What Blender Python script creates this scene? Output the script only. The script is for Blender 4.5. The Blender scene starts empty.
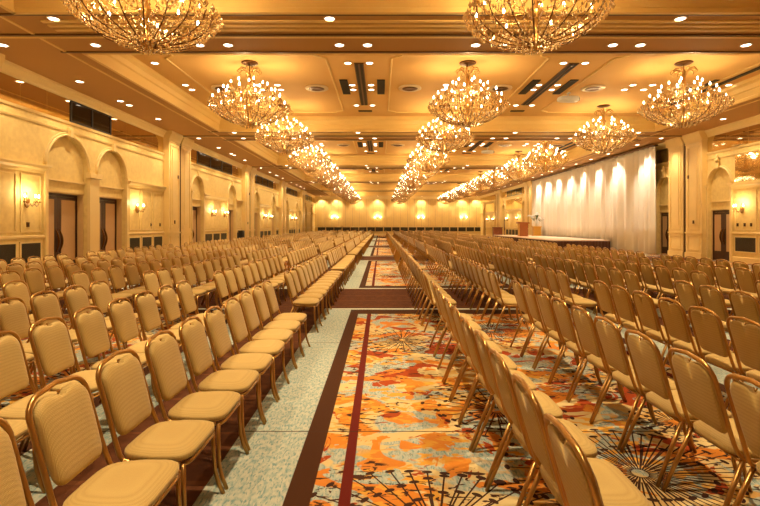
import bpy, math, random
import numpy as np
from mathutils import Vector, Matrix
random.seed(7)
PI = math.pi
scn = bpy.context.scene
COL = scn.collection
F, H, YH, XV = 478.0, 1.61, 225.0, 381.0
P = 12.6                       # bay length
C0 = 11.1                      # first beam in view
XL, XR = -10.2, 15.3           # side walls
YB, YF = 73.5, -4.5            # far wall, wall behind the camera
ZS, ZC = 6.03, 6.70            # soffit, coffer ceiling
ORD = ['zeroth','first','second','third','fourth','fifth','sixth','seventh','eighth','ninth','tenth','eleventh','twelfth',
       'thirteenth','fourteenth','fifteenth','sixteenth','seventeenth','eighteenth','nineteenth','twentieth']

# ---------------------------------------------------------------- materials
def nmat(name):
    m = bpy.data.materials.new(name); m.use_nodes = True
    nt = m.node_tree
    return m, nt, nt.nodes['Principled BSDF']

def mat(name, col, rough=.5, metal=0., var=.08, scale=20., bump=0., bscale=60., spec=.5, coat=0., sheen=0.):
    m, nt, b = nmat(name)
    b.inputs['Roughness'].default_value = rough
    b.inputs['Metallic'].default_value = metal
    b.inputs['Specular IOR Level'].default_value = spec
    b.inputs['Coat Weight'].default_value = coat
    b.inputs['Sheen Weight'].default_value = sheen
    tc = nt.nodes.new('ShaderNodeTexCoord')
    nz = nt.nodes.new('ShaderNodeTexNoise'); nz.inputs['Scale'].default_value = scale; nz.inputs['Detail'].default_value = 3
    nt.links.new(tc.outputs['Object'], nz.inputs['Vector'])
    mx = nt.nodes.new('ShaderNodeMix'); mx.data_type = 'RGBA'
    a = [max(0, c * (1 - var)) for c in col[:3]] + [1]; d = [min(1, c * (1 + var)) for c in col[:3]] + [1]
    mx.inputs['A'].default_value = a; mx.inputs['B'].default_value = d
    nt.links.new(nz.outputs['Fac'], mx.inputs['Factor'])
    nt.links.new(mx.outputs['Result'], b.inputs['Base Color'])
    if bump:
        n2 = nt.nodes.new('ShaderNodeTexNoise'); n2.inputs['Scale'].default_value = bscale
        nt.links.new(tc.outputs['Object'], n2.inputs['Vector'])
        bp = nt.nodes.new('ShaderNodeBump'); bp.inputs['Strength'].default_value = bump; bp.inputs['Distance'].default_value = .01
        nt.links.new(n2.outputs['Fac'], bp.inputs['Height']); nt.links.new(bp.outputs['Normal'], b.inputs['Normal'])
    return m

def emat(name, col, strength, sample=False):
    m, nt, b = nmat(name)
    b.inputs['Base Color'].default_value = (*col, 1)
    b.inputs['Emission Color'].default_value = (*col, 1)
    b.inputs['Emission Strength'].default_value = strength
    if not sample: m.cycles.emission_sampling = 'NONE'
    return m

M = {}
M['wall'] = mat('damask wallpaper', (.92, .62, .23), .7, var=.22, scale=7, bump=.15, bscale=25)
M['trim'] = mat('cream painted trim', (.91, .66, .27), .45, var=.04)
M['pillar'] = mat('cream marbled pilaster', (.90, .62, .23), .35, var=.08, scale=2.5)
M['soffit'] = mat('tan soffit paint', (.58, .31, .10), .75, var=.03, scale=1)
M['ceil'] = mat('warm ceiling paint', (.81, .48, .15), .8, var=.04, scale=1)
M['ceiltrim'] = mat('gold cream ceiling moulding', (.89, .60, .20), .5, var=.03)
M['farwall'] = mat('pleated far wall covering', (.92, .64, .23), .7, var=.06, scale=2)
M['dark'] = mat('black slot', (.015, .011, .008), .6)
M['track'] = mat('bronze track', (.16, .08, .03), .4, metal=.6)
M['doorwood'] = mat('dark walnut', (.07, .025, .012), .35, var=.25, scale=8)
M['doorpanel'] = mat('tan padded door panel', (.62, .38, .18), .6)
M['jamb'] = mat('gold door jamb', (.75, .48, .20), .45)
M['grille'] = mat('dark bronze grille', (.045, .03, .012), .5, metal=.3)
M['brass'] = mat('chair brass', (.46, .25, .07), .28, metal=.85, var=.08)
M['gold'] = mat('chandelier brass', (.46, .25, .07), .3, metal=.9, var=.1)
M['bronze'] = mat('chandelier dark brass', (.14, .06, .015), .35, metal=.9)
M['seatfab'] = None
M['skirt'] = mat('dark stage skirt', (.09, .03, .015), .7, var=.2)
M['deck'] = mat('stage deck', (.70, .52, .36), .6)
M['lectern'] = mat('orange wood', (.42, .12, .02), .35, var=.2, scale=6)
M['lecternlight'] = mat('pale gold wood', (.75, .38, .05), .35, var=.1, scale=6)
M['redwood'] = mat('red brown wood', (.28, .09, .04), .4, var=.2, scale=6)
M['white'] = mat('white enamel', (.85, .83, .78), .35)
M['black'] = mat('black plastic', (.02, .018, .015), .35)
M['leaf'] = mat('green leaf', (.10, .17, .04), .5, var=.3)
M['petal'] = mat('white petals', (.85, .80, .72), .6)
M['steel'] = mat('pale ring', (.80, .62, .38), .4, metal=.2)
M['bulb'] = emat('lit candle bulb', (1, .84, .55), 18)
M['down'] = emat('lit downlight', (1, .86, .62), 7)
M['downtrim'] = mat('downlight ring', (.80, .62, .40), .4)

def fabric():
    m, nt, b = nmat('honeycomb weave fabric')
    N = nt.nodes.new; L = nt.links.new
    tc = N('ShaderNodeTexCoord')
    w = N('ShaderNodeTexVoronoi'); w.inputs['Scale'].default_value = 170; w.inputs['Randomness'].default_value = .1
    L(tc.outputs['Object'], w.inputs['Vector'])
    nz = N('ShaderNodeTexNoise'); nz.inputs['Scale'].default_value = 6
    L(tc.outputs['Object'], nz.inputs['Vector'])
    r = N('ShaderNodeValToRGB'); r.color_ramp.elements[0].position = .1; r.color_ramp.elements[0].color = (.60, .405, .12, 1)
    r.color_ramp.elements[1].position = .75; r.color_ramp.elements[1].color = (.44, .27, .065, 1)
    L(w.outputs['Distance'], r.inputs['Fac'])
    mx = N('ShaderNodeMix'); mx.data_type = 'RGBA'; mx.blend_type = 'MULTIPLY'; mx.inputs['Factor'].default_value = .25
    L(r.outputs['Color'], mx.inputs['A']); L(nz.outputs['Color'], mx.inputs['B'])
    L(r.outputs['Color'], b.inputs['Base Color'])
    b.inputs['Roughness'].default_value = .75; b.inputs['Sheen Weight'].default_value = .15
    bp = N('ShaderNodeBump'); bp.inputs['Strength'].default_value = .35; bp.inputs['Distance'].default_value = .004
    L(w.outputs['Distance'], bp.inputs['Height']); L(bp.outputs['Normal'], b.inputs['Normal'])
    return m
M['fabric'] = fabric()
M['fabricplain'] = mat('chair fabric', (.53, .34, .09), .75, sheen=.15)

def mirror():
    m, nt, b = nmat('bronze tinted mirror')
    b.inputs['Base Color'].default_value = (.80, .66, .40, 1); b.inputs['Metallic'].default_value = 1; b.inputs['Roughness'].default_value = .04
    return m
M['mirror'] = mirror()
def dglass():
    m, nt, b = nmat('dark window glass')
    b.inputs['Base Color'].default_value = (.012, .008, .005, 1); b.inputs['Roughness'].default_value = .06
    return m
M['dglass'] = dglass()
def crystal():
    m, nt, b = nmat('cut crystal')
    b.inputs['Base Color'].default_value = (.95, .74, .42, 1); b.inputs['Roughness'].default_value = .18
    b.inputs['Metallic'].default_value = .6; b.inputs['Specular IOR Level'].default_value = 1
    t = nt.nodes.new('ShaderNodeBsdfTransparent'); t.inputs['Color'].default_value = (1, .93, .82, 1)
    x = nt.nodes.new('ShaderNodeMixShader'); x.inputs['Fac'].default_value = .75
    nt.links.new(t.outputs[0], x.inputs[1]); nt.links.new(b.outputs[0], x.inputs[2])
    nt.links.new(x.outputs[0], nt.nodes['Material Output'].inputs['Surface'])
    return m
M['crystal'] = crystal()
def cloth():
    m, nt, b = nmat('ivory curtain cloth')
    b.inputs['Base Color'].default_value = (.90, .80, .66, 1); b.inputs['Roughness'].default_value = .8; b.inputs['Sheen Weight'].default_value = .3
    tc = nt.nodes.new('ShaderNodeTexCoord'); wv = nt.nodes.new('ShaderNodeTexNoise'); wv.inputs['Scale'].default_value = 90
    bp = nt.nodes.new('ShaderNodeBump'); bp.inputs['Strength'].default_value = .08
    nt.links.new(tc.outputs['Object'], wv.inputs['Vector']); nt.links.new(wv.outputs['Fac'], bp.inputs['Height']); nt.links.new(bp.outputs['Normal'], b.inputs['Normal'])
    return m
M['cloth'] = cloth()

# ---------------------------------------------------------------- carpet
def carpet():
    m, nt, b = nmat('patterned ballroom carpet')
    b.inputs['Roughness'].default_value = .9; b.inputs['Specular IOR Level'].default_value = .15
    N = nt.nodes.new; L = nt.links.new
    def sock(v, inp):
        if isinstance(v, (int, float)): inp.default_value = v
        else: L(v, inp)
    def mth(op, a, c=None, d=None, clamp=False):
        n = N('ShaderNodeMath'); n.operation = op; n.use_clamp = clamp
        sock(a, n.inputs[0])
        if c is not None: sock(c, n.inputs[1])
        if d is not None: sock(d, n.inputs[2])
        return n.outputs[0]
    geo = N('ShaderNodeNewGeometry'); sp = N('ShaderNodeSeparateXYZ'); L(geo.outputs['Position'], sp.inputs[0])
    X, Y = sp.outputs['X'], sp.outputs['Y']
    def step(v, lo, hi, soft=.004):       # 1 inside lo..hi
        a = mth('MULTIPLY', mth('SUBTRACT', v, lo), 1 / soft, clamp=True)
        c = mth('MULTIPLY', mth('SUBTRACT', hi, v), 1 / soft, clamp=True)
        return mth('MINIMUM', a, c)
    # distance from the centre of a floral panel, mirrored and repeated across
    PX = 5.97
    mx_ = mth('SUBTRACT', mth('FLOORED_MODULO', mth('ADD', X, -1.445 + PX / 2 + PX * 20), PX), PX / 2)
    ax = mth('ABSOLUTE', mx_)                         # 0 .. 2.985
    my_ = mth('SUBTRACT', mth('FLOORED_MODULO', mth('ADD', Y, -4.35 + P / 2 + P * 10), P), P / 2)
    ay = mth('ABSOLUTE', my_)                         # panel half length 4.4 + border .45, brown beyond 4.85
    ex = mth('SUBTRACT', ax, 1.855)                   # floral edge
    ey = mth('MULTIPLY', mth('SUBTRACT', ay, 4.30), .36)
    e = mth('MAXIMUM', ex, ey)                        # <0 floral, 0-.16 stripe, .16-.67 blue, beyond brown
    e2 = mth('MAXIMUM', mth('SUBTRACT', ax, 2.525), mth('SUBTRACT', ay, 4.88))   # edge of the blue border
    noisev = N('ShaderNodeCombineXYZ'); L(X, noisev.inputs[0]); L(Y, noisev.inputs[1])
    def noise(scale, detail=2, dist=0., off=0., sy=1., rough=.5):
        mp = N('ShaderNodeMapping'); mp.inputs['Location'].default_value = (off, off * 1.7, 0); mp.inputs['Scale'].default_value = (1, sy, 1)
        L(noisev.outputs[0], mp.inputs['Vector'])
        n = N('ShaderNodeTexNoise'); n.inputs['Scale'].default_value = scale; n.inputs['Detail'].default_value = detail
        n.inputs['Distortion'].default_value = dist; n.inputs['Roughness'].default_value = rough; L(mp.outputs[0], n.inputs['Vector'])
        return n.outputs['Fac']
    def mix(f, a, c):
        n = N('ShaderNodeMix'); n.data_type = 'RGBA'; sock(f, n.inputs['Factor'])
        for v, k in ((a, 'A'), (c, 'B')):
            if isinstance(v, tuple): n.inputs[k].default_value = (*v, 1)
            else: L(v, n.inputs[k])
        return n.outputs['Result']
    def over(v, lo, soft=.012): return mth('MULTIPLY', mth('SUBTRACT', v, lo), 1 / soft, clamp=True)
    fine = noise(38, 3, 0, 3, .45)
    blue = mix(over(fine, .40, .30), (.46, .44, .33), (.22, .31, .27))
    blue = mix(over(noise(70, 2, 0, 13, .3), .56, .06), blue, (.17, .26, .24))
    flo = blue
    flo = mix(over(noise(1.2, 3.5, .9, 11, 1, .55), .49), flo, (.60, .44, .19))       # cream leaves
    flo = mix(mth('MULTIPLY', over(noise(2.0, 4, .9, 29, 1.2, .56), .545), .95), flo, (.58, .18, .012))      # orange birds
    flo = mix(mth('MULTIPLY', over(noise(7, 3, .6, 5, 1.8), .52, .04), over(noise(.9, 1, .5, 41), .47, .1)), flo, (.62, .30, .04))
    flo = mix(over(noise(2.2, 4, 1.0, 63, 1.1, .6), .575), flo, (.33, .05, .008))     # rust
    flo = mix(mth('MULTIPLY', over(noise(9, 4, 1.0, 83, 2.4), .575), over(noise(.8, 1, 0, 93), .50)), flo, (.06, .022, .010))
    # dandelion heads: spokes with little dots at their tips
    def burst(cx, cy, R, n, ph):
        dx = mth('SUBTRACT', mth('FLOORED_MODULO', mth('SUBTRACT', X, cx - PX / 2 - PX * 20), PX), PX / 2)
        TY = 4.2
        dy = mth('SUBTRACT', mth('FLOORED_MODULO', mth('SUBTRACT', Y, cy - TY / 2 - TY * 20), TY), TY / 2)
        r = mth('SQRT', mth('ADD', mth('MULTIPLY', dx, dx), mth('MULTIPLY', dy, dy)))
        th = mth('ADD', mth('ARCTAN2', dy, dx), ph)
        out = None
        for k, (nn, ro, r0) in enumerate(((n, R, .05), (int(n * .8), R * .66, .10), (int(n * 1.0), R * 1.25, .12))):
            q = mth('MULTIPLY', mth('ADD', th, k * .37), nn / (2 * PI))
            ce = mth('FLOOR', q)
            fr = mth('SUBTRACT', mth('SUBTRACT', q, ce), .5)
            wob = mth('MULTIPLY', mth('SINE', mth('MULTIPLY', ce, 12.9898)), .16 * R)
            roo = mth('ADD', wob, ro)
            lat = mth('MULTIPLY', mth('ABSOLUTE', fr), mth('MULTIPLY', r, 2 * PI / nn))
            ln = mth('MULTIPLY', mth('LESS_THAN', lat, .0055), mth('MULTIPLY', mth('GREATER_THAN', r, r0), mth('LESS_THAN', r, roo)))
            dr = mth('MULTIPLY', mth('SUBTRACT', r, roo), 1.9)
            dt = mth('LESS_THAN', mth('ADD', mth('MULTIPLY', dr, dr), mth('MULTIPLY', lat, lat)), .034 ** 2)
            o = mth('MAXIMUM', ln, dt)
            out = o if out is None else mth('MAXIMUM', out, o)
        return out
    bs = None
    for a in ((.30, 2.50, .56, 34, 0), (1.68, 3.1, .60, 30, .3), (1.0, 4.15, .46, 26, 1.1), (2.75, 5.0, .5, 26, .7), (2.4, 3.9, .3, 18, .5)):
        o = burst(*a); bs = o if bs is None else mth('MAXIMUM', bs, o)
    flo = mix(bs, flo, (.045, .016, .008))
    flo = mix(step(ax, 1.62, 1.695), flo, (.115, .010, .004))                 # red stripe
    brown = mix(over(noise(9, 2, 0, 7), .45, .2), (.075, .022, .006), (.105, .032, .009))
    brown = mix(step(mth('FLOORED_MODULO', mth('ADD', Y, 100), .72), 0, .05), brown, (.13, .042, .012))
    c = mix(over(e, 0, .004), flo, (.055, .017, .004))                      # dark stripe round the panel
    c = mix(over(e, .155, .004), c, blue)
    c = mix(over(e2, 0, .004), c, brown)
    c = mix(mth('MULTIPLY', step(ay, 4.80, 4.88, .01), mth('LESS_THAN', ax, 2.525)), c, (.62, .58, .44))
    seam = step(mth('FLOORED_MODULO', mth('ADD', Y, -3.72 + 281), 2.81), 0, .018, .003)
    c = mix(mth('MULTIPLY', seam, .9), c, (.05, .02, .01))
    n2 = noise(260, 1, 0, 1)
    L(c, b.inputs['Base Color'])
    bp = N('ShaderNodeBump'); bp.inputs['Strength'].default_value = .3; bp.inputs['Distance'].default_value = .006
    L(n2, bp.inputs['Height']); L(bp.outputs['Normal'], b.inputs['Normal'])
    return m

# ---------------------------------------------------------------- mesh builder
class MB:
    def __init__(s): s.v = []; s.f = []; s.sm = []
    def add(s, vs, fs, smooth=False):
        o = len(s.v); s.v += [tuple(p) for p in vs]; s.f += [tuple(i + o for i in f) for f in fs]; s.sm += [smooth] * len(fs)
    def box(s, x0, x1, y0, y1, z0, z1):
        if x0 > x1: x0, x1 = x1, x0
        if y0 > y1: y0, y1 = y1, y0
        s.add([(x0,y0,z0),(x1,y0,z0),(x1,y1,z0),(x0,y1,z0),(x0,y0,z1),(x1,y0,z1),(x1,y1,z1),(x0,y1,z1)],
              [(0,3,2,1),(4,5,6,7),(0,1,5,4),(1,2,6,5),(2,3,7,6),(3,0,4,7)])
    def prism(s, prof, axis, a, b, fn=None):
        """profile of (p, z) points swept along y (axis 'y': p is x) or along x (axis 'x': p is y)"""
        n = len(prof); vs = []
        for t in (a, b):
            for p, z in prof: vs.append((p, t, z) if axis == 'y' else (t, p, z))
        s.add(vs, [tuple(range(n))[::-1], tuple(range(n, 2*n))] + [(i, (i+1) % n, n + (i+1) % n, n + i) for i in range(n)])
    def tube(s, pts, r, n=8, closed=False, flat=1., cap=True):
        pts = [Vector(p) for p in pts]; m = len(pts)
        rs = r if isinstance(r, (list, tuple)) else [r] * m
        T = []
        for i in range(m):
            if closed: t = pts[(i+1) % m] - pts[i-1]
            else: t = pts[min(i+1, m-1)] - pts[max(i-1, 0)]
            T.append(t.normalized())
        ref = Vector((0, 0, 1)) if abs(T[0].z) < .9 else Vector((0, 1, 0))
        u = T[0].cross(ref).normalized(); vs = []
        for i in range(m):
            u = (u - T[i] * u.dot(T[i])).normalized(); w = T[i].cross(u)
            for k in range(n):
                a = 2 * PI * k / n
                vs.append(pts[i] + u * math.cos(a) * rs[i] + w * math.sin(a) * rs[i] * flat)
        fs = []
        for i in range(m if closed else m - 1):
            j = (i + 1) % m
            for k in range(n):
                l = (k + 1) % n
                fs.append((i*n+k, i*n+l, j*n+l, j*n+k))
        if cap and not closed: fs += [tuple(range(n))[::-1], tuple(range((m-1)*n, m*n))]
        s.add(vs, fs, True)
    def lathe(s, prof, n=16, c=(0, 0, 0)):
        m = len(prof); vs = []
        for r, z in prof:
            for k in range(n):
                a = 2*PI*k/n; vs.append((c[0] + r*math.cos(a), c[1] + r*math.sin(a), c[2] + z))
        fs = [(i*n+k, i*n+(k+1) % n, (i+1)*n+(k+1) % n, (i+1)*n+k) for i in range(m-1) for k in range(n)]
        fs += [tuple(range(n))[::-1], tuple(range((m-1)*n, m*n))]
        s.add(vs, fs, True)
    def loft(s, rings, close0=True, close1=True, smooth=True):
        n = len(rings[0]); vs = [p for r in rings for p in r]
        fs = [(i*n+k, i*n+(k+1) % n, (i+1)*n+(k+1) % n, (i+1)*n+k) for i in range(len(rings)-1) for k in range(n)]
        if close0: fs.append(tuple(range(n))[::-1])
        if close1: fs.append(tuple(range((len(rings)-1)*n, len(rings)*n)))
        s.add(vs, fs, smooth)
    def drop(s, x, y, z, h, r, n=4):
        vs = [(x, y, z), (x, y, z - h)] + [(x + r*math.cos(2*PI*k/n + .4), y + r*math.sin(2*PI*k/n + .4), z - h*.62) for k in range(n)]
        s.add(vs, [(0, 2+k, 2+(k+1) % n) for k in range(n)] + [(1, 2+(k+1) % n, 2+k) for k in range(n)])
    def mesh(s, name, m):
        me = bpy.data.meshes.new(name); me.from_pydata(s.v, [], s.f)
        me.polygons.foreach_set('use_smooth', s.sm); me.materials.append(m)
        me.validate(); me.update(); return me
    def obj(s, name, m, parent=None, loc=None):
        o = bpy.data.objects.new(name, s.mesh(name, m)); COL.objects.link(o)
        if parent: o.parent = parent
        if loc: o.location = loc
        return o

def tag(o, label, cat, group=None, kind=None):
    if label: o['label'] = label
    if cat: o['category'] = cat
    if group: o['group'] = group
    if kind: o['kind'] = kind
    return o
def struct(o): o['kind'] = 'structure'; return o
def empty(name, loc=(0, 0, 0), rz=0):
    o = bpy.data.objects.new(name, None); o.location = loc; o.rotation_euler.z = rz; o.empty_display_size = .1
    COL.objects.link(o); return o
def copy_tree(o, parent=None):
    c = o.copy(); COL.objects.link(c)
    if parent: c.parent = parent
    for ch in KIDS.get(o.name, []): copy_tree(ch, c)
    return c
KIDS = {}
def index_kids():
    KIDS.clear()
    for o in COL.objects:
        if o.parent: KIDS.setdefault(o.parent.name, []).append(o)

# ---------------------------------------------------------------- floor and shell
b = MB(); b.box(XL - 1.2, XR + 1.2, YF - .3, YB + .4, -.2, 0)
struct(b.obj('floor', carpet()))
b = MB(); b.box(XL - 1.2, XR + 1.2, YB, YB + .4, 0, ZC + .3); 
for i in range(24):                                   # pleated panels of the far wall
    x = XL + .55 + i * 1.06
    b.box(x, x + .98, YB - .05, YB, 1.36, 5.6)
    b.box(x + .30, x + .68, YB - .12, YB - .05, 1.42, 5.5)
struct(b.obj('wall_back', M['farwall']))
b = MB()
for i in range(24):
    x = XL + .55 + i * 1.06
    b.box(x - .06, x - .02, YB - .03, YB, 1.36, 5.6); b.box(x + .29, x + .31, YB - .07, YB - .04, 1.42, 5.5); b.box(x + .67, x + .69, YB - .07, YB - .04, 1.42, 5.5)
FARSTRIPE = b
b = MB(); b.box(XL - 1.2, XR + 1.2, YF - .3, YF, 0, ZC + .3); struct(b.obj('wall_front', M['farwall']))

COLS = [C0 + P * k for k in range(-1, 5)]              # column centres -1.5, 11.1, 23.7, 36.3, 48.9, 61.5
ENDS = [YF] + COLS + [YB]

def sx(side, w):                                      # w metres out of the wall plane, into the room
    return XL + w if side == 'left' else XR - w

# openings of each wall: (y0, y1)
DOORS = {'left': [], 'right': []}
for k, c in enumerate(COLS):
    if k == 1: DOORS['left'] += [(c + 3.47, c + 5.52), (c + 6.08, c + 7.98)]
    elif k == 0: DOORS['left'] += [(c + 2.0, c + 3.6), (c + 8.1, c + 9.8)]
    elif k < 5: DOORS['left'] += [(c + 2.0, c + 3.7), (c + 8.1, c + 9.8)]
    else: DOORS['left'] += [(c + 2.0, c + 3.7), (c + 7.6, c + 9.3)]
    DOORS['right'] += [(c + 1.32, c + 2.75), (c + 9.8, c + 11.25)] if k < 5 else [(c + 1.32, c + 2.75), (c + 8.2, c + 9.7)]
DTOP = {'left': 2.65, 'right': 2.30}
SPRING, WT = 3.44, .14

def strip_prism(b, side, y0, y1, za0, za1, zt, w0, w1):
    """wall strip between y0 and y1 with a slanting lower edge"""
    xa, xb = sx(side, w0), sx(side, w1)
    vs = [(xa,y0,za0),(xb,y0,za0),(xb,y1,za1),(xa,y1,za1),(xa,y0,zt),(xb,y0,zt),(xb,y1,zt),(xa,y1,zt)]
    b.add(vs, [(0,3,2,1),(4,5,6,7),(0,1,5,4),(1,2,6,5),(2,3,7,6),(3,0,4,7)])

def arc_pts(y0, y1, n=14):
    c, r = (y0 + y1) / 2, (y1 - y0) / 2
    return [(c - r * math.cos(PI * i / n), SPRING + r * math.sin(PI * i / n)) for i in range(n + 1)]

for side in ('left', 'right'):
    b = MB(); y = YF
    ds = sorted(DOORS[side])
    for (a, e) in ds:
        b.box(sx(side, -WT), sx(side, 0), y, a, 0, ZC + .3)
        pts = arc_pts(a, e)
        for (p0, z0), (p1, z1) in zip(pts, pts[1:]): strip_prism(b, side, p0, p1, z0, z1, ZC + .3, -WT, 0)
        y = e
    b.box(sx(side, -WT), sx(side, 0), y, YB, 0, ZC + .3)
    y = YF                                            # second skin with the door openings
    for (a, e) in ds:
        b.box(sx(side, -.42), sx(side, -WT), y, a + .03, 0, ZC + .3)
        b.box(sx(side, -.42), sx(side, -WT), a + .03, e - .03, DTOP[side], ZC + .3)
        y = e - .03
    b.box(sx(side, -.42), sx(side, -WT), y, YB, 0, ZC + .3)
    b.box(sx(side, -.8), sx(side, -.42), YF, YB, 0, ZC + .3)
    struct(b.obj('wall_' + side, M['wall']))

# ---------------------------------------------------------------- doors
dn = 0
def make_door(side, a, e):
    global dn; dn += 1
    def sx(sd, w, f=globals()['sx']): return f(sd, w + (0 if sd == 'left' or w > -WT else .15))
    a, e, top = a + .03, e - .03, DTOP[side]
    b = MB()
    for y0, y1 in ((a, a + .03), (e - .03, e)): b.box(sx(side, -.42), sx(side, -.33), y0, y1, 0, top)
    b.box(sx(side, -.42), sx(side, -.33), a, e, top - .10, top)
    root = b.obj('door_%d' % dn, M['doorwood']); root['kind'] = 'structure'
    mid = (a + e) / 2
    for s, (y0, y1) in ((1, (a + .03, mid - .005)), (-1, (mid + .005, e - .03))):
        f = MB(); z1 = top - .11; st = .13
        f.box(sx(side, -.40), sx(side, -.355), y0, y1, .01, .42); f.box(sx(side, -.40), sx(side, -.355), y0, y1, z1 - .10, z1)
        st0, st1 = (.09, .17) if s == 1 else (.17, .09)
        f.box(sx(side, -.40), sx(side, -.355), y0, y0 + st0, .42, z1 - .1); f.box(sx(side, -.40), sx(side, -.355), y1 - st1, y1, .42, z1 - .1)
        lf = f.obj('door_leaf', M['doorwood'], root)
        p = MB(); p.box(sx(side, -.39), sx(side, -.345), y0 + st0, y1 - st1, .42, z1 - .1); p.obj('padded_panel', M['doorpanel'], lf)
        h = MB(); yh = (y1 - .08) if s == 1 else (y0 + .08)
        pts = [(sx(side, -.35 + .10 * math.sin(PI * t / 8)), yh + .0, .72 + .75 * t / 8) for t in range(9)]
        h.tube(pts, [.014 + .022 * math.sin(PI * t / 8) for t in range(9)], 8)
        h.obj('pull_handle', M['bronze'], lf)
    j = MB()
    for y0, y1 in ((a, a + .02), (e - .02, e)): j.box(sx(side, -.33), sx(side, -WT + .01), y0, y1, 0, top)
    j.box(sx(side, -.33), sx(side, -WT + .01), a, e, top - .02, top)
    j.obj('door_jamb', M['jamb'], root)
for side in ('left', 'right'):
    for a, e in DOORS[side]:
        if a > 9: make_door(side, a, e)

# ---------------------------------------------------------------- mouldings of the side walls
tn = 0
def trim(b, m=None):
    global tn; tn += 1
    return struct(b.obj('trim_%d' % tn, m or M['trim']))
trim(FARSTRIPE, M['doorpanel'])
CROWN = [(0, 5.72), (.04, 5.72), (.05, 5.80), (.08, 5.83), (.13, 5.93), (.17, 5.95), (.17, ZS), (0, ZS)]
LEDGE = [(0, 3.16), (.03, 3.16), (.05, 3.24), (.13, 3.30), (.15, 3.36), (.15, 3.40), (0, 3.42)]
RAIL = [(0, 1.20), (.02, 1.20), (.05, 1.24), (.05, 1.29), (0, 1.31)]
FRIEZE = [(0, 4.62), (.03, 4.62), (.05, 4.68), (0, 4.70)]
SILL = [(0, 4.90), (.04, 4.90), (.06, 4.97), (0, 4.99)]
BASE = [(0, 0), (.04, 0), (.04, .22), (.02, .26), (0, .26)]
def sweep(b, side, prof, y0, y1):
    b.prism([(sx(side, w), z) for w, z in prof], 'y', y0, y1)

def frame(b, side, y0, y1, z0, z1, t=.035, w=.025, w0=0):
    b.box(sx(side, w0), sx(side, w0 + w), y0, y1, z0, z0 + t); b.box(sx(side, w0), sx(side, w0 + w), y0, y1, z1 - t, z1)
    b.box(sx(side, w0), sx(side, w0 + w), y0, y0 + t, z0 + t, z1 - t); b.box(sx(side, w0), sx(side, w0 + w), y1 - t, y1, z0 + t, z1 - t)

def spans(lo, hi, holes):
    out = []; y = lo
    for a, e in sorted(holes):
        if e <= lo or a >= hi: continue
        if a - y > .02: out.append((y, a))
        y = max(y, e)
    if hi - y > .02: out.append((y, hi))
    return out

VENTS = {'left': [], 'right': []}
for side in ('left', 'right'):
    full = MB(); low = MB()
    for i in range(len(ENDS) - 1):
        lo = ENDS[i] + (1.3 if i else 0); hi = ENDS[i+1] - (1.3 if i < len(ENDS) - 2 else 0)
        if hi - lo < 1: continue
        sweep(full, side, CROWN, lo, hi); sweep(full, side, SILL, lo, hi)
        holes = [(a - .12, e + .12) for a, e in DOORS[side]]
        fz = FRIEZE
        sweep(full, side, fz, lo, hi)
        for a, e in spans(lo, hi, holes):
            sweep(low, side, BASE, a, e)
            if e - a < .12: continue
            sweep(low, side, RAIL, a, e)
            if e - a > .6: sweep(low, side, LEDGE, a, e)
            n = max(1, int(round((e - a) / 1.25)))
            if e - a > .8:
                for q in range(n):
                    y0 = a + .10 + q * (e - a - .1) / n; y1 = a + (q + 1) * (e - a - .1) / n
                    frame(low, side, y0 + .03, y1 - .03, 1.40, 3.08)
                    frame(low, side, y0, y1, .44, 1.13, .05, .03)
                    VENTS[side].append((y0 + .05, y1 - .05, .49, 1.08))
    trim(full); trim(low)
    # arches over the doors
    ar = MB()
    for a, e in DOORS[side]:
        if a < 9: continue
        pts = [(sx(side, .02), a - .06, SPRING)]
        c, r = (a + e) / 2, (e - a) / 2 + .06
        pts = [(sx(side, .015), c - r * math.cos(PI * t / 20), SPRING + r * math.sin(PI * t / 20)) for t in range(21)]
        ar.tube(pts, .06, 8, flat=.7)
        r2 = r + .07
        ar.tube([(sx(side, .01), c - r2 * math.cos(PI * t / 20), SPRING + r2 * math.sin(PI * t / 20)) for t in range(21)], .028, 6)
        ar.box(sx(side, 0), sx(side, .12), c - .07, c + .07, SPRING + r - .06, SPRING + r + .24)     # keystone
        if side == 'right': ar.lathe([(.05, 0), (.09, .05), (.10, .14), (.04, .20), (.06, .26), (.02, .34), (.003, .38)], 10, (sx(side, .10), c, SPRING + r + .22))
        for yy in (a - .06, e + .06):
            ar.box(sx(side, 0), sx(side, .07), yy - .06, yy + .06, 0, SPRING - .14)
            ar.box(sx(side, 0), sx(side, .10), yy - .09, yy + .09, SPRING - .14, SPRING - .07)
            ar.box(sx(side, 0), sx(side, .14), yy - .13, yy + .13, SPRING - .07, SPRING)
        zt = DTOP[side]
        ar.box(sx(side, -WT), sx(side, -WT + .07), a, e, zt + .36, zt + .42)
        ar.box(sx(side, -WT), sx(side, -WT + .03), a, e, zt + .02, zt + .06)
    if side == 'left':
        ar.box(sx(side, 0), sx(side, .10), C0 + 5.5, C0 + 6.05, 0, 3.24)
        ar.box(sx(side, 0), sx(side, .17), C0 + 5.42, C0 + 6.13, 3.24, 3.40)
    trim(ar)

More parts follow.
